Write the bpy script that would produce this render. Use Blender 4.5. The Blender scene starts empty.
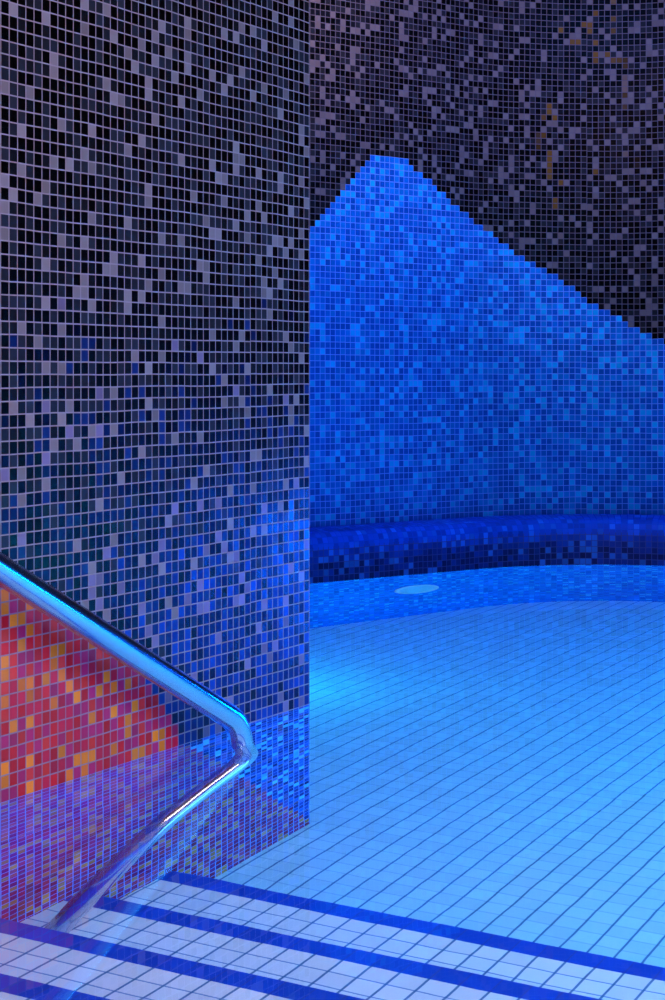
import bpy, bmesh
from math import sin, cos, pi, radians, sqrt, atan2
from mathutils import Vector

sc = bpy.context.scene
col = sc.collection

# ------------------------------------------------------------------ layout
# the mosaic wall on the left runs along D; s = metres along it, q = metres out from it into the pool
TH = atan2(1008, 1850)
D = Vector((sin(TH), cos(TH), 0)); NQ = Vector((D.y, -D.x, 0))
P0 = Vector((-.619, 3.45, 0))
def S(s, q, z=0.): return P0 + D * s + NQ * q + Vector((0, 0, z))
S_END = 1.182            # the free end of the left wall
FLOOR = -1.12
DECK = .10
H0 = radians(37.5); R = .845; SX, SY = .60, 7.585
U_ARC = R * radians(87.5); U_END = U_ARC + 2.548; U0 = -4.0
def path(u):
    """point and heading on the foot line of the curved back wall"""
    if u < 0: return SX + u * cos(H0), SY + u * sin(H0), H0
    if u < U_ARC:
        p = H0 - u / R
        return SX + R * (sin(H0) - sin(p)), SY + R * (cos(p) - cos(H0)), p
    p = H0 - U_ARC / R; x = SX + R * (sin(H0) - sin(p)); y = SY + R * (cos(p) - cos(H0)); w = u - U_ARC
    return x + w * cos(p), y + w * sin(p), p
def back(u, o, z):
    x, y, p = path(u); return Vector((x - sin(p) * o, y + cos(p) * o, z))

# ------------------------------------------------------------------ helpers
def link(name, bm, mats, parent=None, smooth=False):
    me = bpy.data.meshes.new(name); bm.normal_update(); bm.to_mesh(me); bm.free()
    o = bpy.data.objects.new(name, me); col.objects.link(o)
    for m in (mats if isinstance(mats, (list, tuple)) else [mats]): me.materials.append(m)
    if smooth:
        for p in me.polygons: p.use_smooth = True
    if parent: o.parent = parent
    return o
def struct(o): o['kind'] = 'structure'; return o
def thing(o, label, cat):
    o['label'] = label; o['category'] = cat; return o
def quad(bm, uvl, pts, uvs, mi=0):
    f = bm.faces.new([bm.verts.new(p) for p in pts])
    for l, t in zip(f.loops, uvs): l[uvl].uv = t
    f.material_index = mi
    return f

# ------------------------------------------------------------------ node helpers
class G:
    def __init__(s, name):
        s.m = bpy.data.materials.new(name); s.m.use_nodes = True
        s.t = s.m.node_tree; s.t.nodes.clear()
        s.out = s.t.nodes.new('ShaderNodeOutputMaterial')
    def n(s, ty, **kw):
        x = s.t.nodes.new(ty)
        for k, v in kw.items(): setattr(x, k, v)
        return x
    def put(s, sock, v):
        if isinstance(v, bpy.types.NodeSocket): s.t.links.new(v, sock)
        else: sock.default_value = v
    def ma(s, op, a, b=0., c=0.):
        x = s.n('ShaderNodeMath', operation=op); s.put(x.inputs[0], a); s.put(x.inputs[1], b)
        if op in ('MULTIPLY_ADD',): s.put(x.inputs[2], c)
        return x.outputs[0]
    def comb(s, a, b, c=0.):
        x = s.n('ShaderNodeCombineXYZ'); s.put(x.inputs[0], a); s.put(x.inputs[1], b); s.put(x.inputs[2], c); return x.outputs[0]
    def wn(s, a, b, c=0.):
        x = s.n('ShaderNodeTexWhiteNoise', noise_dimensions='3D'); s.put(x.inputs['Vector'], s.comb(a, b, c)); return x
    def ramp(s, f, stops):
        x = s.n('ShaderNodeValToRGB'); cr = x.color_ramp; cr.interpolation = 'CONSTANT'
        while len(cr.elements) < len(stops): cr.elements.new(.5)
        for e, (p, c) in zip(cr.elements, stops): e.position = p; e.color = (*c, 1)
        s.put(x.inputs[0], f); return x.outputs[0]
    def mix(s, f, a, b, mode='MIX'):
        x = s.n('ShaderNodeMix', data_type='RGBA', blend_type=mode)
        s.put(x.inputs[0], f); s.put(x.inputs[6], a if isinstance(a, bpy.types.NodeSocket) else (*a, 1)); s.put(x.inputs[7], b if isinstance(b, bpy.types.NodeSocket) else (*b, 1))
        return x.outputs[2]
    def noise(s, vec, scale, detail=2.):
        x = s.n('ShaderNodeTexNoise'); s.put(x.inputs['Vector'], vec); x.inputs['Scale'].default_value = scale; x.inputs['Detail'].default_value = detail
        return x.outputs[0]
    def smooth(s, v, a, b, ta=0., tb=1.):
        x = s.n('ShaderNodeMapRange', interpolation_type='SMOOTHSTEP')
        s.put(x.inputs[0], v)
        for i, k in zip((1, 2, 3, 4), (a, b, ta, tb)): x.inputs[i].default_value = k
        return x.outputs[0]
    def curve(s, v, pts, lo, hi, zlo, zhi):
        """piecewise-linear function of v, given as points"""
        x = s.n('ShaderNodeMapRange'); s.put(x.inputs[0], v); x.inputs[1].default_value = lo; x.inputs[2].default_value = hi
        c = s.n('ShaderNodeFloatCurve'); s.t.links.new(x.outputs[0], c.inputs[1]); c.inputs[0].default_value = 1
        cu = c.mapping.curves[0]; P = [((a - lo) / (hi - lo), (b - zlo) / (zhi - zlo)) for a, b in pts]
        while len(cu.points) < len(P): cu.points.new(.5, .5)
        for p, q in zip(cu.points, P): p.location = q; p.handle_type = 'VECTOR'
        c.mapping.update()
        return s.ma('MULTIPLY_ADD', c.outputs[0], zhi - zlo, zlo)
    def uv(s):
        x = s.n('ShaderNodeUVMap'); y = s.n('ShaderNodeSeparateXYZ'); s.t.links.new(x.outputs[0], y.inputs[0]); return y.outputs[0], y.outputs[1]
    def bsdf(s, **kw):
        b = s.n('ShaderNodeBsdfPrincipled')
        for k, v in kw.items(): s.put(b.inputs[k.replace('_', ' ')], v)
        s.t.links.new(b.outputs[0], s.out.inputs[0]); return b

P = .025
def mosaic(name, colour, grout, gw=.055, rough=.25, wob=.0035, tilt=.06, seed=0., spec=.3, jit=.5):
    """glass mosaic: colour(g, iu, iv, uc, vc, r) gives the tile colour socket"""
    g = G(name); u, v = g.uv()
    su = g.wn(g.ma('FLOOR', g.ma('DIVIDE', v, .3)), seed, 1.).outputs[0]
    sv = g.wn(g.ma('FLOOR', g.ma('DIVIDE', u, .3)), seed, 2.).outputs[0]
    u2 = g.ma('ADD', u, g.ma('MULTIPLY', g.ma('SUBTRACT', su, .5), wob * .5))
    v2 = g.ma('ADD', v, g.ma('MULTIPLY', g.ma('SUBTRACT', sv, .5), wob))
    nz = g.noise(g.comb(u, v), 5.); v2 = g.ma('ADD', v2, g.ma('MULTIPLY', g.ma('SUBTRACT', nz, .5), .006))
    a, b = g.ma('DIVIDE', u2, P), g.ma('DIVIDE', v2, P)
    iu, iv = g.ma('FLOOR', a), g.ma('FLOOR', b)
    def edge(x):
        f = g.ma('FRACT', x); return g.ma('MINIMUM', f, g.ma('SUBTRACT', 1., f))
    e = g.ma('MINIMUM', edge(a), edge(b))
    m = g.smooth(e, gw * .6, gw * 1.2)
    r = g.wn(iu, iv, seed + 5.3)
    uc, vc = g.ma('MULTIPLY', g.ma('ADD', iu, .5), P), g.ma('MULTIPLY', g.ma('ADD', iv, .5), P)
    c = colour(g, iu, iv, uc, vc, r.outputs[0], v)
    if isinstance(c, tuple): c, grout = c
    r2 = g.wn(iu, iv, seed + 9.1)
    gain = g.ma('MULTIPLY_ADD', r2.outputs[0], jit, 1. - jit / 2)
    c = g.mix(1., c, g.comb(gain, gain, gain), 'MULTIPLY')
    c = g.mix(m, grout, c)
    geo = g.n('ShaderNodeNewGeometry')
    off = g.n('ShaderNodeVectorMath', operation='SUBTRACT'); g.put(off.inputs[0], r2.outputs[1]); off.inputs[1].default_value = (.5, .5, .5)
    sc_ = g.n('ShaderNodeVectorMath', operation='SCALE'); g.put(sc_.inputs[0], off.outputs[0]); sc_.inputs[3].default_value = tilt
    ad = g.n('ShaderNodeVectorMath', operation='ADD'); g.put(ad.inputs[0], geo.outputs['Normal']); g.put(ad.inputs[1], sc_.outputs[0])
    no = g.n('ShaderNodeVectorMath', operation='NORMALIZE'); g.put(no.inputs[0], ad.outputs[0])
    bu = g.n('ShaderNodeBump'); bu.inputs['Strength'].default_value = .5; bu.inputs['Distance'].default_value = .001
    g.put(bu.inputs['Height'], m); g.put(bu.inputs['Normal'], no.outputs[0])
    g.bsdf(Base_Color=c, Roughness=g.ma('MULTIPLY_ADD', m, rough - .75, .75), Normal=bu.outputs[0], Specular_IOR_Level=g.ma('MULTIPLY', m, spec))
    return g.m

# ------------------------------------------------------------------ mosaic patterns
RED = [(-1.0, .55), (-.35, .47), (-.1, .43), (-.002, .40), (.058, .385), (.166, .345), (.315, .27), (.46, .185), (.545, .10), (.60, .03), (.635, -.03),
       (.749, -.253), (.855, -.491), (.966, -.706), (1.131, -1.018), (1.2, -1.12)]
def left_colour(g, iu, iv, uc, vc, r, v):
    hi = g.ramp(r, [(0, (.001, .001, .0015)), (.50, (.006, .007, .012)), (.66, (.014, .017, .030)), (.90, (.17, .145, .17))])
    lo = g.ramp(r, [(0, (.0012, .0025, .018)), (.36, (.0025, .009, .06)), (.66, (.006, .02, .12)), (.91, (.15, .12, .24))])
    nz = g.noise(g.comb(uc, vc), 2.2)
    hv = g.ma('ADD', vc, g.ma('MULTIPLY', g.ma('SUBTRACT', nz, .5), .4))
    pick = g.ma('ADD', g.smooth(hv, -.2, 1.2), g.ma('MULTIPLY', g.ma('SUBTRACT', g.wn(iu, iv, 3.).outputs[0], .5), .9))
    dark = g.mix(g.ma('GREATER_THAN', pick, .5), lo, hi)
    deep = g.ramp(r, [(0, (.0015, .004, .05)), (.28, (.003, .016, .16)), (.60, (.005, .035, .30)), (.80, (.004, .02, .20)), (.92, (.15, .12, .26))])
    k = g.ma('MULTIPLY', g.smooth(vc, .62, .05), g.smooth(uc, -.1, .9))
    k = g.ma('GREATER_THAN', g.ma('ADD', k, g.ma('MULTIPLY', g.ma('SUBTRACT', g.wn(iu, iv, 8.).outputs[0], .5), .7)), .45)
    dark = g.mix(k, dark, deep)  # lower-right tiles made bluer in colour, for pool light falling on them
    red = g.ramp(r, [(0, (.50, .005, .010)), (.20, (.36, .010, .085)), (.46, (.45, .007, .035)), (.62, (.55, .020, .012)), (.77, (.70, .19, .002)), (.9, (.66, .15, .004))])
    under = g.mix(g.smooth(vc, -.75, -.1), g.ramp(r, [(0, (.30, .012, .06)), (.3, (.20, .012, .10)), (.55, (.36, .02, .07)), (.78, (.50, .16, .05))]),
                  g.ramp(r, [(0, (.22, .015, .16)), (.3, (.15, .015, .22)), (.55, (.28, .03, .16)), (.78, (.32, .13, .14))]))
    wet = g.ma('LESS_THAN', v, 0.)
    red = g.mix(wet, red, under)  # submerged red tiles turned purple in colour, for the blue underwater haze
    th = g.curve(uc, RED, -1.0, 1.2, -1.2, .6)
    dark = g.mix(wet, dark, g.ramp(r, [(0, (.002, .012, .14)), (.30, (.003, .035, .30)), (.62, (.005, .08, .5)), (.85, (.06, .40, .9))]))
    return g.mix(g.ma('LESS_THAN', vc, th), dark, red), g.mix(wet, (.25, .205, .26), (.07, .22, .75))  # underwater dark tiles and grout carry the pool's glow in their colour
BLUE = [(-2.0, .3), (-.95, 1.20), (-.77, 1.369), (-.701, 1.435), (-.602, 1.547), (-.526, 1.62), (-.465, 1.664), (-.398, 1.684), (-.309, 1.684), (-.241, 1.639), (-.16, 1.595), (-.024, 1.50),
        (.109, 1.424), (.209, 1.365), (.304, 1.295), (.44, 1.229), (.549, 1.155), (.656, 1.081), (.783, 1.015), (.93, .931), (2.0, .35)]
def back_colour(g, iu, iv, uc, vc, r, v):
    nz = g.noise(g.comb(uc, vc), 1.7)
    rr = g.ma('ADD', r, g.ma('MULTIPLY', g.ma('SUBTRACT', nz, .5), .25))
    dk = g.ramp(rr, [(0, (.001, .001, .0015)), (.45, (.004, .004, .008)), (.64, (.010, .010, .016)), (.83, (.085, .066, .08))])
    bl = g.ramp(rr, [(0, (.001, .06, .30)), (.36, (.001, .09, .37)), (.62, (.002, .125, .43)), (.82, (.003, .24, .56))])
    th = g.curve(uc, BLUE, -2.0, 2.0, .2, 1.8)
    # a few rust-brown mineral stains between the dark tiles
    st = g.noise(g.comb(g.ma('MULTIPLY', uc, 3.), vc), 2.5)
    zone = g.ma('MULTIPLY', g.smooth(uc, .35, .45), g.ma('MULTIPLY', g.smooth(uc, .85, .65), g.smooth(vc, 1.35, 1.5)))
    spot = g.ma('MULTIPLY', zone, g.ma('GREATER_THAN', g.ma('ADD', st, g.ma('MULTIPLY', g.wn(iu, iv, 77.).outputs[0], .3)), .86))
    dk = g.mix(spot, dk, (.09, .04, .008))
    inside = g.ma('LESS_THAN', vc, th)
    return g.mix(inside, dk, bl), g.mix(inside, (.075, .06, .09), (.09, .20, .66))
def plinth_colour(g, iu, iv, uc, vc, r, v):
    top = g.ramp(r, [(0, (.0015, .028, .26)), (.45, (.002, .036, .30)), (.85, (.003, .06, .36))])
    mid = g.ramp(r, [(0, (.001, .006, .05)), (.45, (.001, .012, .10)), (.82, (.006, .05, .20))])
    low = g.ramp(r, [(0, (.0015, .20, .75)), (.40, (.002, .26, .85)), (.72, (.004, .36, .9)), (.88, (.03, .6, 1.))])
    c = g.mix(g.smooth(vc, .06, .17), mid, top)  # shade under the bullnose is put into darker tile and grout colours
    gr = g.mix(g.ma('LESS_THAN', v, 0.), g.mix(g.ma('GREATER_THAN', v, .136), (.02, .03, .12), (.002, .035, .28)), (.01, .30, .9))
    return g.mix(g.ma('LESS_THAN', v, 0.), c, low), gr  # below the waterline tiles and grout are brightened in colour for underwater light
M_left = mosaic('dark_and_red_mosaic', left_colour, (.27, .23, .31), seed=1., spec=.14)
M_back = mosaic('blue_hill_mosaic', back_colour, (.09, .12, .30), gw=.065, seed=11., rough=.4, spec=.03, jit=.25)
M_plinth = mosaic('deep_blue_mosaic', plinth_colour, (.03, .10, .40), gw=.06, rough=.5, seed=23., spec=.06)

T = .0570
def floor_tiles(name, qoff, cross=.55, tile=(.74, .77, .80), nosing=False):
    g = G(name); u, v = g.uv()
    nz = g.noise(g.comb(u, v), 3.); w = g.ma('MULTIPLY', g.ma('SUBTRACT', nz, .5), .004)
    a, b = g.ma('DIVIDE', g.ma('ADD', u, w), T), g.ma('DIVIDE', g.ma('ADD', g.ma('SUBTRACT', v, qoff), w), T)
    def edge(x):
        f = g.ma('FRACT', x); return g.ma('MINIMUM', f, g.ma('SUBTRACT', 1., f))
    la = g.smooth(edge(a), .025, .05, 1., 0.); lb = g.smooth(edge(b), .03, .06, 1., 0.)
    r = g.wn(g.ma('FLOOR', a), g.ma('FLOOR', b), 4.).outputs[0]
    k = g.ma('MULTIPLY_ADD', r, .12, .94)
    c = g.mix(1., tile, g.comb(k, k, k), 'MULTIPLY')
    c = g.mix(g.ma('MULTIPLY', la, cross), c, (.03, .20, .45))
    c = g.mix(g.ma('MULTIPLY', lb, .9), c, (.02, .15, .33))
    h = g.ma('SUBTRACT', 1., g.ma('MAXIMUM', la, lb))
    bu = g.n('ShaderNodeBump'); bu.inputs['Strength'].default_value = .4; bu.inputs['Distance'].default_value = .001; g.put(bu.inputs['Height'], h)
    g.bsdf(Base_Color=c, Roughness=.45, Normal=bu.outputs[0]); return g.m
M_floor = floor_tiles('pale_floor_tiles', .0155, .35, tile=(.42, .70, .80))  # aqua tint on white tiles stands for red light absorbed by the water
M_tread = floor_tiles('pale_step_tiles', .007, .8)
def nosing_mat():
    g = G('blue_nosing_tiles'); u, v = g.uv(); b = g.ma('DIVIDE', g.ma('SUBTRACT', v, .007), T)
    f = g.ma('FRACT', b); e = g.ma('MINIMUM', f, g.ma('SUBTRACT', 1., f)); l = g.smooth(e, .015, .04, 1., 0.)
    r = g.wn(g.ma('FLOOR', b), 3.).outputs[0]; k = g.ma('MULTIPLY_ADD', r, .3, .85)
    c = g.mix(1., (.002, .06, .50), g.comb(k, k, k), 'MULTIPLY'); c = g.mix(g.ma('MULTIPLY', l, .5), c, (.05, .05, .25))
    g.bsdf(Base_Color=c, Roughness=.3); return g.m
M_nosing = nosing_mat()
def plain(name, c, rough=.5, metal=0., em=None, es=0.):
    g = G(name); nz = g.noise(g.n('ShaderNodeTexCoord').outputs['Object'], 14., 4.); k = g.ma('MULTIPLY_ADD', nz, .2, .9)
    cc = g.mix(1., c, g.comb(k, k, k), 'MULTIPLY')
    b = g.bsdf(Base_Color=cc, Roughness=rough, Metallic=metal)
    if em: b.inputs['Emission Color'].default_value = (*em, 1); b.inputs['Emission Strength'].default_value = es
    return g.m
M_plaster = plain('painted_plaster', (.5, .5, .52), .8)
def steel_mat():
    g = G('polished_steel'); tc = g.n('ShaderNodeTexCoord').outputs['Object']
    nz = g.noise(tc, 60., 3.); g.bsdf(Base_Color=(.56, .60, .68, 1), Metallic=1., Roughness=g.ma('MULTIPLY_ADD', nz, .08, .10)); return g.m
M_steel = steel_mat()
def water_mat():
    g = G('pool_water'); tc = g.n('ShaderNodeTexCoord').outputs['Object']
    n1 = g.noise(tc, 1.6, 2.); n2 = g.noise(tc, 7., 2.)
    h = g.ma('ADD', n1, g.ma('MULTIPLY', n2, .10))
    bu = g.n('ShaderNodeBump'); bu.inputs['Strength'].default_value = 1.; bu.inputs['Distance'].default_value = .0016; g.put(bu.inputs['Height'], h)
    x = g.n('ShaderNodeBsdfGlass'); x.inputs['Roughness'].default_value = 0.; x.inputs['IOR'].default_value = 1.333; x.inputs['Color'].default_value = (1, 1, 1, 1)
    g.put(x.inputs['Normal'], bu.outputs[0]); g.t.links.new(x.outputs[0], g.out.inputs[0]); return g.m
M_water = water_mat()

# ------------------------------------------------------------------ left wall (closed block, mosaic on all sides)
def left_wall():
    bm = bmesh.new(); uvl = bm.loops.layers.uv.new('UVMap')
    zb, zt = FLOOR - .1, 3.6; r = .006
    prof = [(-3.6, 0.)]
    prof += [(S_END - r + r * sin(a), -r + r * cos(a)) for a in [pi / 2 * k / 4 for k in range(5)]]
    prof += [(S_END, -.4), (-3.6, -.4)]
    vs = [(bm.verts.new(S(s, q, zb)), bm.verts.new(S(s, q, zt))) for s, q in prof]
    L = -3.6; n = len(prof)
    for i in range(n):
        j = (i + 1) % n
        dl = (Vector(prof[j]) - Vector(prof[i])).length
        f = bm.faces.new([vs[i][0], vs[j][0], vs[j][1], vs[i][1]])
        for l, t in zip(f.loops, [(L, zb), (L + dl, zb), (L + dl, zt), (L, zt)]): l[uvl].uv = t
        L += dl
    bm.faces.new([v[0] for v in reversed(vs)]); bm.faces.new([v[1] for v in vs])
    bmesh.ops.recalc_face_normals(bm, faces=bm.faces)
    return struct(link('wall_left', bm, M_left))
left_wall()

# ------------------------------------------------------------------ curved back wall and the ledge at its foot
def sweep(name, prof, mat, nvis, ubase=0.):
    """prof: (offset, z) loop; the first nvis points carry the mosaic coordinates"""
    bm = bmesh.new(); uvl = bm.loops.layers.uv.new('UVMap')
    us = [U0, -2.0, -1.0, 0.] + [U_ARC * k / 40 for k in range(1, 41)] + [U_END]
    off = prof[0][0]
    def uu(u):
        k = (R + off) / R; return u if u < 0 else (u * k if u < U_ARC else U_ARC * k + u - U_ARC)
    vv = [prof[0][1]]
    for a, b in zip(prof, prof[1:]): vv.append(vv[-1] + (Vector(b) - Vector(a)).length)
    rings = [[bm.verts.new(back(u, o, z)) for o, z in prof] for u in us]
    n = len(prof)
    for k in range(len(us) - 1):
        for i in range(n):
            j = (i + 1) % n
            f = bm.faces.new([rings[k][i], rings[k + 1][i], rings[k + 1][j], rings[k][j]])
            a, b = uu(us[k]), uu(us[k + 1]); v0 = vv[i]; v1 = vv[j] if j else v0 + .3
            for l, t in zip(f.loops, [(a, v0), (b, v0), (b, v1), (a, v1)]): l[uvl].uv = t
            f.smooth = i < nvis
    bm.faces.new(rings[0]); bm.faces.new(list(reversed(rings[-1])))
    bmesh.ops.recalc_face_normals(bm, faces=bm.faces)
    return struct(link(name, bm, mat))
rb = .05
ledge = [(0., FLOOR - .1), (0., .135)] + [(rb - rb * cos(a), .135 + (rb + .008) * sin(a)) for a in [pi / 2 * k / 8 for k in range(1, 9)]] + [(.12, .203), (.5, .203), (.5, FLOOR - .1)]
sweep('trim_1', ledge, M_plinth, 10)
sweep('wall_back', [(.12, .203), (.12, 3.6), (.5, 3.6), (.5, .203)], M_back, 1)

def box_wall(name, a, b, th, z0, z1, mat):
    """vertical slab between two foot points, th thick to the left of a->b"""
    d = (b - a).normalized(); n = Vector((-d.y, d.x, 0)) * th
    bm = bmesh.new(); uvl = bm.loops.layers.uv.new('UVMap'); c = [a, b, b + n, a + n]; L = 0
    for i in range(4):
        p, q = c[i], c[(i + 1) % 4]; dl = (q - p).length; up0 = Vector((0, 0, z0)); up1 = Vector((0, 0, z1))
        quad(bm, uvl, [p + up0, q + up0, q + up1, p + up1], [(L, z0), (L + dl, z0), (L + dl, z1), (L, z1)]); L += dl
    quad(bm, uvl, [x + Vector((0, 0, z1)) for x in c], [(0, 0)] * 4); quad(bm, uvl, [x + Vector((0, 0, z0)) for x in reversed(c)], [(0, 0)] * 4)
    bmesh.ops.remove_doubles(bm, verts=bm.verts, dist=1e-5); bmesh.ops.recalc_face_normals(bm, faces=bm.faces)
    return struct(link(name, bm, mat))
eb = back(U_END, 0, 0)
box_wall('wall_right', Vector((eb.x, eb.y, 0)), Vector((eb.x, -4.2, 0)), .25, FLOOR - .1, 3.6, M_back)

# ------------------------------------------------------------------ pool outline, floor, water, deck
dk = -1.69
E = Vector((eb.x, S(dk, (eb.x - S(dk, 0).x) / NQ.x).y, 0))
outline = [S(dk, 0), S(S_END, 0), S(S_END, -.4), S(-1.2, -.4), back(U0, 0, 0), back(-2, 0, 0), back(0, 0, 0)] + [back(U_ARC * k / 40, 0, 0) for k in range(1, 41)] + [back(U_END, 0, 0), E]
def poly(name, z, mat, thick=0.):
    bm = bmesh.new(); uvl = bm.loops.layers.uv.new('UVMap')
    vs = [bm.verts.new((p.x, p.y, z)) for p in outline]
    f = bm.faces.new(vs); f.normal_update()
    if f.normal.z < 0: f.normal_flip()
    if thick:
        ret = bmesh.ops.extrude_face_region(bm, geom=[f]); nv = [g for g in ret['geom'] if isinstance(g, bmesh.types.BMVert)]
        # the extruded copy goes down and becomes the underside
        for v in nv: v.co.z -= thick
    bmesh.ops.triangulate(bm, faces=bm.faces)
    bmesh.ops.recalc_face_normals(bm, faces=bm.faces) if thick else None
    for f in bm.faces:
        for l in f.loops:
            w = l.vert.co - P0; l[uvl].uv = (w.dot(D), w.dot(NQ))
    return link(name, bm, mat)
fl = struct(poly('floor', FLOOR, M_floor, .1))
wt = poly('pool_water', 0., M_water)
thing(wt, 'calm clear blue pool water filling the basin between the mosaic walls and the steps', 'water'); wt['kind'] = 'stuff'

def slab(name, s0, s1, q0, q1, z0, z1, mat, parent=None, top_mat=None, edge=None):
    bm = bmesh.new(); uvl = bm.loops.layers.uv.new('UVMap'); e = s1 if edge is None else edge
    c = [(s0, q0), (s1, q0), (s1, q1), (s0, q1)]
    quad(bm, uvl, [S(s, q, z1) for s, q in c], [(e - s, q) for s, q in c])
    quad(bm, uvl, [S(s, q, z0) for s, q in reversed(c)], [(e - s, q) for s, q in reversed(c)])
    for i in range(4):
        a, b = c[i], c[(i + 1) % 4]
        k = (lambda p: p[1]) if a[0] == b[0] else (lambda p: p[0])
        quad(bm, uvl, [S(*a, z0), S(*b, z0), S(*b, z1), S(*a, z1)], [(z1 - z0, k(a)), (z1 - z0, k(b)), (0, k(b)), (0, k(a))])
    bmesh.ops.remove_doubles(bm, verts=bm.verts, dist=1e-6); bmesh.ops.recalc_face_normals(bm, faces=bm.faces)
    return link(name, bm, mat, parent)

# ------------------------------------------------------------------ steps down into the pool
steps = bpy.data.objects.new('pool_steps', None); col.objects.link(steps)
thing(steps, 'underwater steps in pale square tiles with deep blue edge strips beside the red mosaic', 'steps')
edges = [(.58, -.935), (.2535, -.785), (-.0655, -.635), (-.389, -.487), (-.714, -.337), (-1.039, -.187), (-1.364, -.037)]
QM = 3.9
for k, (se, z) in enumerate(edges):
    s0 = edges[k + 1][0] if k + 1 < len(edges) else dk
    st = slab('step', s0, se - .0585, .0005, QM, FLOOR, z, M_tread, steps, edge=se)
    ns = slab('nosing_strip', se - .0585, se, .0005, QM, FLOOR, z, M_nosing, st, edge=se)
    sh = (0., .043, .020, .01, .03, .0, .02)[k]      # the joints of each tread are laid at a slightly different offset
    for o in (st, ns):
        for l in o.data.uv_layers[0].data: l.uv[1] -= sh
bm_edge = slab('deck', dk - 3.2, dk, 0., 6.2, FLOOR - .1, DECK, M_tread); bm_edge.name = 'floor_deck'; struct(bm_edge)

bm = bmesh.new(); bmesh.ops.create_cube(bm, size=1.); bmesh.ops.scale(bm, verts=bm.verts, vec=(8.4, 13.4, .12)); bmesh.ops.translate(bm, verts=bm.verts, vec=(.2, 2.3, 3.661))
struct(link('ceiling', bm, M_plaster))

# ------------------------------------------------------------------ handrail
def smooth_path(pts, rad, n=14):
    """polyline with rounded corners"""
    out = [Vector(pts[0])]
    for i in range(1, len(pts) - 1):
        a, b, c = Vector(pts[i - 1]), Vector(pts[i]), Vector(pts[i + 1])
        u, v = (a - b).normalized(), (c - b).normalized(); r = rad[i]
        ang = u.angle(v); t = min(r / max(.05, __import__('math').tan(ang / 2)), .49 * min((a - b).length, (c - b).length) if len(pts) > 3 else 9)
        p, q = b + u * t, b + v * t
        for k in range(n + 1):
            w = k / n; out.append(p * (1 - w) ** 2 + b * 2 * w * (1 - w) + q * w * w)
    out.append(Vector(pts[-1])); return out
def tube(name, pts, r, mat, parent=None, seg=32):
    bm = bmesh.new(); up = NQ.copy(); rings = []
    for i, p in enumerate(pts):
        t = (pts[min(i + 1, len(pts) - 1)] - pts[max(i - 1, 0)]).normalized()
        a = (up - t * up.dot(t)).normalized(); b = t.cross(a); up = a
        rings.append([bm.verts.new(p + (a * cos(2 * pi * k / seg) + b * sin(2 * pi * k / seg)) * r) for k in range(seg)])
    for A, B in zip(rings, rings[1:]):
        for k in range(seg): bm.faces.new([A[k], A[(k + 1) % seg], B[(k + 1) % seg], B[k]]).smooth = True
    bm.faces.new(list(reversed(rings[0]))); bm.faces.new(rings[-1])
    bmesh.ops.recalc_face_normals(bm, faces=bm.faces)
    return link(name, bm, mat, parent)
QR = .105
rail = bpy.data.objects.new('handrail', None); col.objects.link(rail)
thing(rail, 'bent polished steel handrail sloping down the left mosaic wall into the water onto a step', 'handrail')
pts = [S(-2.05, QR, DECK), S(-2.05, QR, 1.415), S(.68, QR, .046), S(.722, QR, -.15), S(.40, QR, -.40), S(.0, QR, -.784)]
pp = smooth_path(pts, [0, .16, .10, .11, .5, 0])
tube('rail_tube', pp, .0258, M_steel, rail)
bm = bmesh.new(); bmesh.ops.create_cone(bm, cap_ends=True, segments=40, radius1=.055, radius2=.05, depth=.008)
bmesh.ops.translate(bm, verts=bm.verts, vec=S(-2.05, QR, DECK + .004)); link('floor_flange', bm, M_steel, rail)

# ------------------------------------------------------------------ round pool lamp in the back wall under water
def disc_lathe(name, prof, mat, parent, u, z, seg=48):
    x, y, p = path(u); c = back(u, 0, z); tdir = Vector((cos(p), sin(p), 0)); out = Vector((sin(p), -cos(p), 0)); up = Vector((0, 0, 1))
    bm = bmesh.new(); rings = []
    for r, d in prof:
        rings.append([bm.verts.new(c + out * d + (tdir * cos(2 * pi * k / seg) + up * sin(2 * pi * k / seg)) * r) for k in range(seg)])
    for A, B in zip(rings, rings[1:]):
        for k in range(seg): bm.faces.new([A[k], A[(k + 1) % seg], B[(k + 1) % seg], B[k]]).smooth = True
    bm.faces.new(rings[-1]); bm.faces.new(list(reversed(rings[0])))
    bmesh.ops.recalc_face_normals(bm, faces=bm.faces)
    return link(name, bm, mat, parent)
lamp = bpy.data.objects.new('pool_light', None); lamp.location = back(-.336, 0, -.45); col.objects.link(lamp)
thing(lamp, 'round pale underwater lamp set in the curved blue back wall just below the waterline', 'pool light')
ring = plain('pale_plastic', (.75, .85, .9), .3); lens = plain('frosted_lens', (.45, .75, .9), .35)
bpy.context.view_layer.update()
for nm, pr, mt in (('rim', [(.094, .001), (.094, .012), (.110, .012), (.115, .006), (.115, .001)][::-1], ring), ('lens', [(.093, .001), (.093, .006), (.07, .011), (.03, .014), (.004, .0145)], lens)):
    o = disc_lathe(nm, pr, mt, lamp, -.336, -.45)
    o.matrix_parent_inverse = lamp.matrix_world.inverted()

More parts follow.
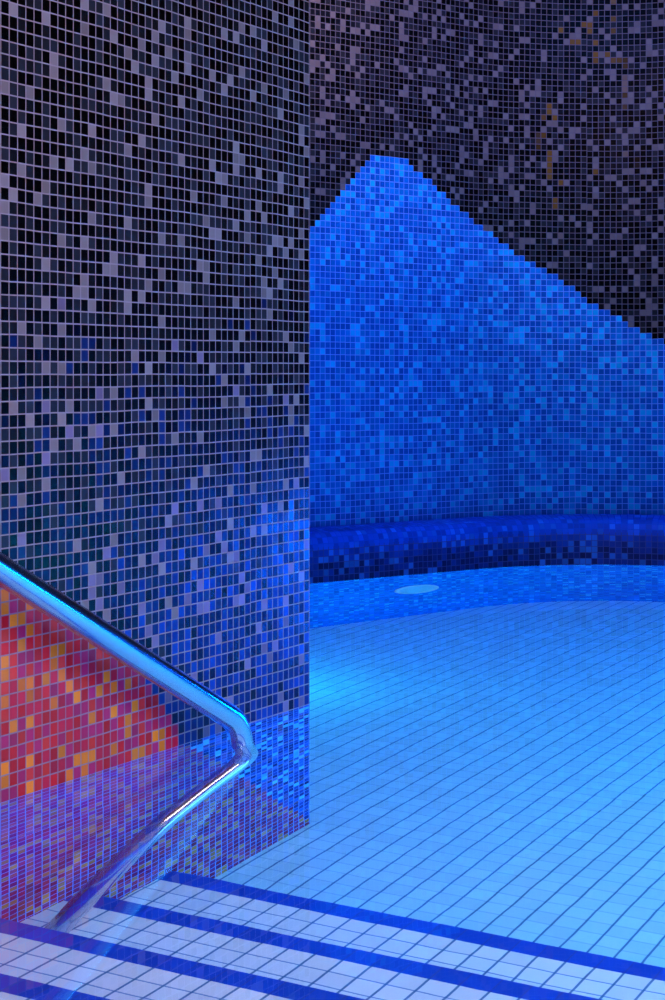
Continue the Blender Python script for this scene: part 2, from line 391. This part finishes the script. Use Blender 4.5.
# ------------------------------------------------------------------ lights
def area(name, loc, target, sx, sy, power, c, spread=180):
    l = bpy.data.lights.new(name, 'AREA'); l.shape = 'RECTANGLE'; l.size = sx; l.size_y = sy; l.energy = power; l.color = c; l.spread = radians(spread)
    o = bpy.data.objects.new(name, l); col.objects.link(o); o.location = loc
    o.rotation_euler = (Vector(target) - Vector(loc)).to_track_quat('-Z', 'Y').to_euler(); return o
def point(name, loc, power, c, r=.06):
    l = bpy.data.lights.new(name, 'POINT'); l.energy = power; l.color = c; l.shadow_soft_size = r
    o = bpy.data.objects.new(name, l); col.objects.link(o); o.location = loc; return o
area('back_fill_blue', (1.3, 6.2, 3.5), (.9, 7.7, .8), 1.6, 1.6, 70, (.02, .23, 1.), 100)  # added blue fill, replacing the glow that leaves the water
area('side_fill_neutral', (1.2, .9, 2.1), (-.3, 3.8, .6), 1.8, .8, 58, (1., .64, .52))  # unseen fill beside the camera, put in to lift the red mosaic
area('front_fill_neutral', (.35, -.3, 1.5), (-.3, 3.8, .4), 1.6, .9, 78, (1., .64, .52))  # second neutral fill near the camera, added to soften the rail shadow
area('upper_left_fill_neutral', (-.7, 5.6, 2.9), (-.1, 7.2, 2.2), .4, .4, 22, (1., .72, .62), 80)  # unseen spot added to brighten the upper left of the back wall
area('low_fill_blue', (2.0, 6.3, .14), (-.2, 4.3, .12), .5, .2, 44, (.0, .10, 1.))  # no fixture here; added to throw blue on the left wall's lower end
area('overhead_fill_blue', (1.9, 4.7, 3.4), (1.9, 4.701, 0), 1.6, 2.6, 15, (.0, .42, 1.), 44)  # narrow overhead fill, added to brighten the pool floor
area('steps_fill_pale', (1.0, 2.4, 3.4), (1.0, 2.401, 0), 2.4, 2.2, 38, (.20, .48, 1.), 70)  # unseen source added above the steps to brighten the treads
# underwater lamps outside the picture
area('pool_lamp_blue', (3.385, 4.4, -.55), (0, 4.4, -.75), 2.0, .6, 150, (.0, .52, 1.))
area('underwater_fill_blue', (2.1, 2.9, -.42), (-.3, 4.0, -.5), 1.8, .6, 24, (.10, .40, 1.))  # fill added in mid-water for the submerged left wall and steps
point('pool_lamp_cyan', (-.24, 5.95, -.8), 8, (.0, .75, 1.), .08)

w = bpy.data.worlds.new('dim_room'); sc.world = w; w.use_nodes = True
w.node_tree.nodes['Background'].inputs[0].default_value = (.05, .08, .25, 1); w.node_tree.nodes['Background'].inputs[1].default_value = .10

# ------------------------------------------------------------------ camera
cd = bpy.data.cameras.new('camera'); cam = bpy.data.objects.new('camera', cd); col.objects.link(cam); sc.camera = cam
cam.location = (0, 0, .80); cam.rotation_euler = (radians(90), 0, 0)
cd.sensor_fit = 'HORIZONTAL'; cd.sensor_width = 36; cd.lens = 36 * 1850 / 665; cd.shift_y = -126 / 665; cd.clip_start = .05
sc.view_settings.view_transform = 'Standard'; sc.view_settings.look = 'None'
